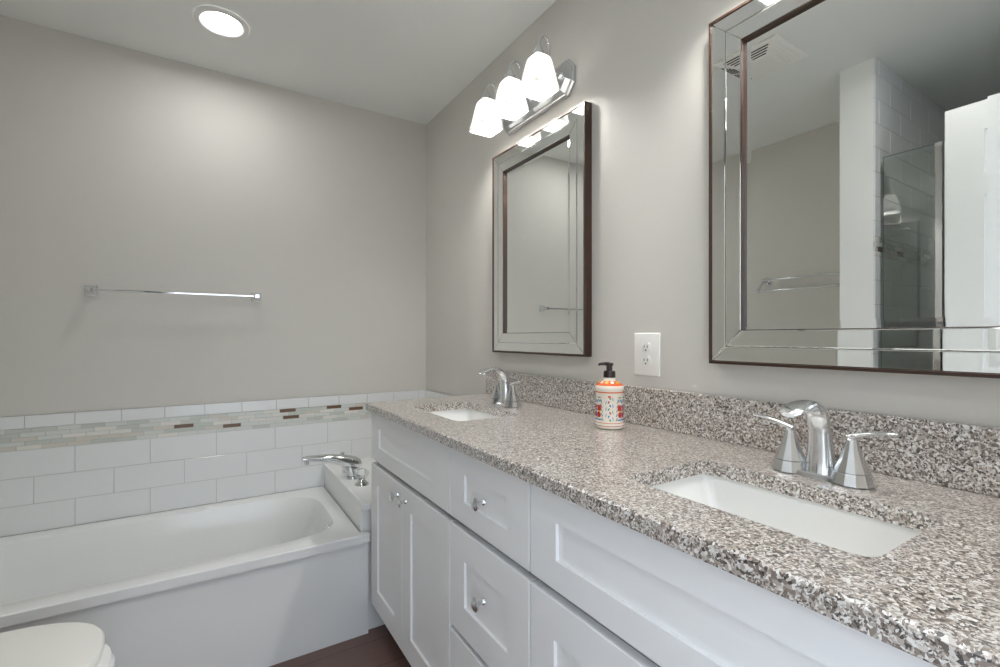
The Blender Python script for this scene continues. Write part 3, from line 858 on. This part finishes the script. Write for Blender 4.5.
# ------------------------------------------------------------------ towel bars
tz, tx0, tx1 = H + 0.193, -1.500, -0.888
tb = thing('towel_bar', 'single chrome towel bar on the wall above the bathtub', 'towel bar', ((tx0 + tx1) / 2, YB, tz))
for x in (tx0, tx1):
    bm = B()
    def sqy(y, a, dz=0): return [(x - a, y, tz - a + dz), (x + a, y, tz - a + dz), (x + a, y, tz + a + dz), (x - a, y, tz + a + dz)]
    loft(bm, [sqy(YB - 0.0005, 0.022), sqy(YB - 0.006, 0.022), sqy(YB - 0.010, 0.018), sqy(YB - 0.020, 0.010), sqy(YB - 0.042, 0.008), sqy(YB - 0.046, 0.010), sqy(YB - 0.066, 0.010), sqy(YB - 0.069, 0.008)])
    obj('bracket', bm, M['chrome'], tb)
bm = B(); box(bm, tx0 + 0.012, tx1 - 0.012, YB - 0.060, YB - 0.053, tz - 0.0048, tz + 0.0048, 0.002)
obj('bar', bm, M['chrome'], tb)

dy0, dy1, dz_ = 1.055, 1.655, H + 0.362
db = thing('double_towel_bar', 'double chrome towel rail on the wall above the toilet, seen in the near mirror', 'towel bar', (XL, (dy0 + dy1) / 2, dz_))
for y in (dy0, dy1):
    bm = B()
    lathe(bm, [(0.024, 0.0005), (0.024, 0.006), (0.016, 0.012), (0.009, 0.016), (0.008, 0.055), (0.0, 0.058)], (XL, y, dz_), 'x', 24)
    tube(bm, [(XL + 0.045, y, dz_), (XL + 0.078, y, dz_ - 0.030), (XL + 0.118, y, dz_ - 0.075)], 0.006, 12)
    lathe(bm, [(0.010, -0.012), (0.010, 0.012)], (XL + 0.118, y, dz_ - 0.075), 'y', 16)
    lathe(bm, [(0.010, -0.012), (0.010, 0.012)], (XL + 0.050, y, dz_), 'y', 16)
    obj('bracket', bm, M['chrome'], db, 40)
for x, z in ((XL + 0.050, dz_), (XL + 0.118, dz_ - 0.075)):
    bm = B(); lathe(bm, [(0.0065, 0.0), (0.0065, dy1 - dy0)], (x, dy0, z), 'y', 16)
    obj('rail', bm, M['chrome'], db, 40)

# ------------------------------------------------------------------ shower screen
GX, GT = -1.505, H + 0.802
sg = thing('shower_screen', 'frameless green tinted shower glass with chrome post, reflected in the near mirror', 'shower screen', (GX, 0.42, 0))
bm = B(); box(bm, GX - 0.05, GX + 0.045, YF, WY0 - 0.009, 0, 0.10, 0.004)
struct(obj('trim_8', bm, M['tile']))
def pane(name, y0, y1, parent, x=GX):
    bm = B(); quad = [(x, y0, 0.102), (x, y1, 0.102), (x, y1, GT), (x, y0, GT)]
    box(bm, x - 0.004, x + 0.004, y0, y1, 0.103, GT)
    for f in bm.faces:
        f.material_index = 1 if abs(f.normal.x) < 0.5 else 0
    return obj(name, bm, [M['glass'], M['edge']], parent)
pane('fixed_pane', 0.690, 0.866, sg)
bm = B(); box(bm, GX - 0.012, GX + 0.012, 0.662, 0.690, 0.103, GT + 0.002, 0.004)
obj('post', bm, M['chrome'], sg)
dr = pane('door_pane', YF + 0.02, 0.655, sg)
bm = B(); tube(bm, [(GX + 0.006, 0.60, 0.95), (GX + 0.045, 0.60, 0.95), (GX + 0.045, 0.60, 1.15), (GX + 0.006, 0.60, 1.15)], 0.008, 12, 0, (0, 1, 0))
obj('pull_handle', bm, M['chrome'], dr, 40)

# ------------------------------------------------------------------ the open door
X0, X1 = -1.372, -1.337                              # leaf standing open along the shower
Y0, Y1 = YF + 0.018, 0.617
DTOP = H + 0.862
def door_leaf():
    bm = B(); z0 = 0.012
    box(bm, X0 + 0.010, X1 - 0.010, Y0, Y1, z0, DTOP)
    for (xa, xb) in ((X1 - 0.010, X1), (X0, X0 + 0.010)):
        st, md = 0.108, 0.100
        yc = (Y0 + Y1) / 2
        rails = [(z0, 0.235), (0.86, 1.055), (1.695, 1.775), (DTOP - 0.105, DTOP)]
        for a, b in ((Y0, Y0 + st), (Y1 - st, Y1)): box(bm, xa, xb, a, b, z0, DTOP)
        for a, b in rails: box(bm, xa, xb, Y0 + st, Y1 - st, a, b)
        for (a, b) in ((0.235, 0.86), (1.055, 1.695), (1.775, DTOP - 0.105)):
            box(bm, xa, xb, yc - md / 2, yc + md / 2, a, b)
            for (ya, yb_) in ((Y0 + st, yc - md / 2), (yc + md / 2, Y1 - st)):
                xm = (xa + xb) / 2; out = xb if xb == X1 else xa; base = xa if xb == X1 else xb
                def rc(x, i): return [(x, ya + i, a + i), (x, yb_ - i, a + i), (x, yb_ - i, b - i), (x, ya + i, b - i)]
                loft(bm, [rc(base, 0.012), rc(lerp(base, out, 0.25), 0.014), rc(lerp(base, out, 0.75), 0.034)], False, True)
    return bm
do = struct(obj('door_1', door_leaf(), M['trimw']))
for xx, s in ((X1, 1), (X0, -1)):
    bm = B(); lathe(bm, [(0.032, 0.0003 * s), (0.030, 0.006 * s), (0.012, 0.012 * s), (0.012, 0.030 * s), (0.026, 0.038 * s), (0.029, 0.050 * s), (0.022, 0.060 * s), (0.0, 0.062 * s)], (xx, Y1 - 0.06, 0.95), 'x', 28)
    obj('door_knob', bm, M['chrome'], do, 40)
for z in (0.25, 1.05, 1.80):
    bm = B(); lathe(bm, [(0.006, -0.045), (0.006, 0.045)], (X1 + 0.004, Y0 - 0.006, z), 'z', 12)
    obj('hinge', bm, M['chrome'], do, 40)
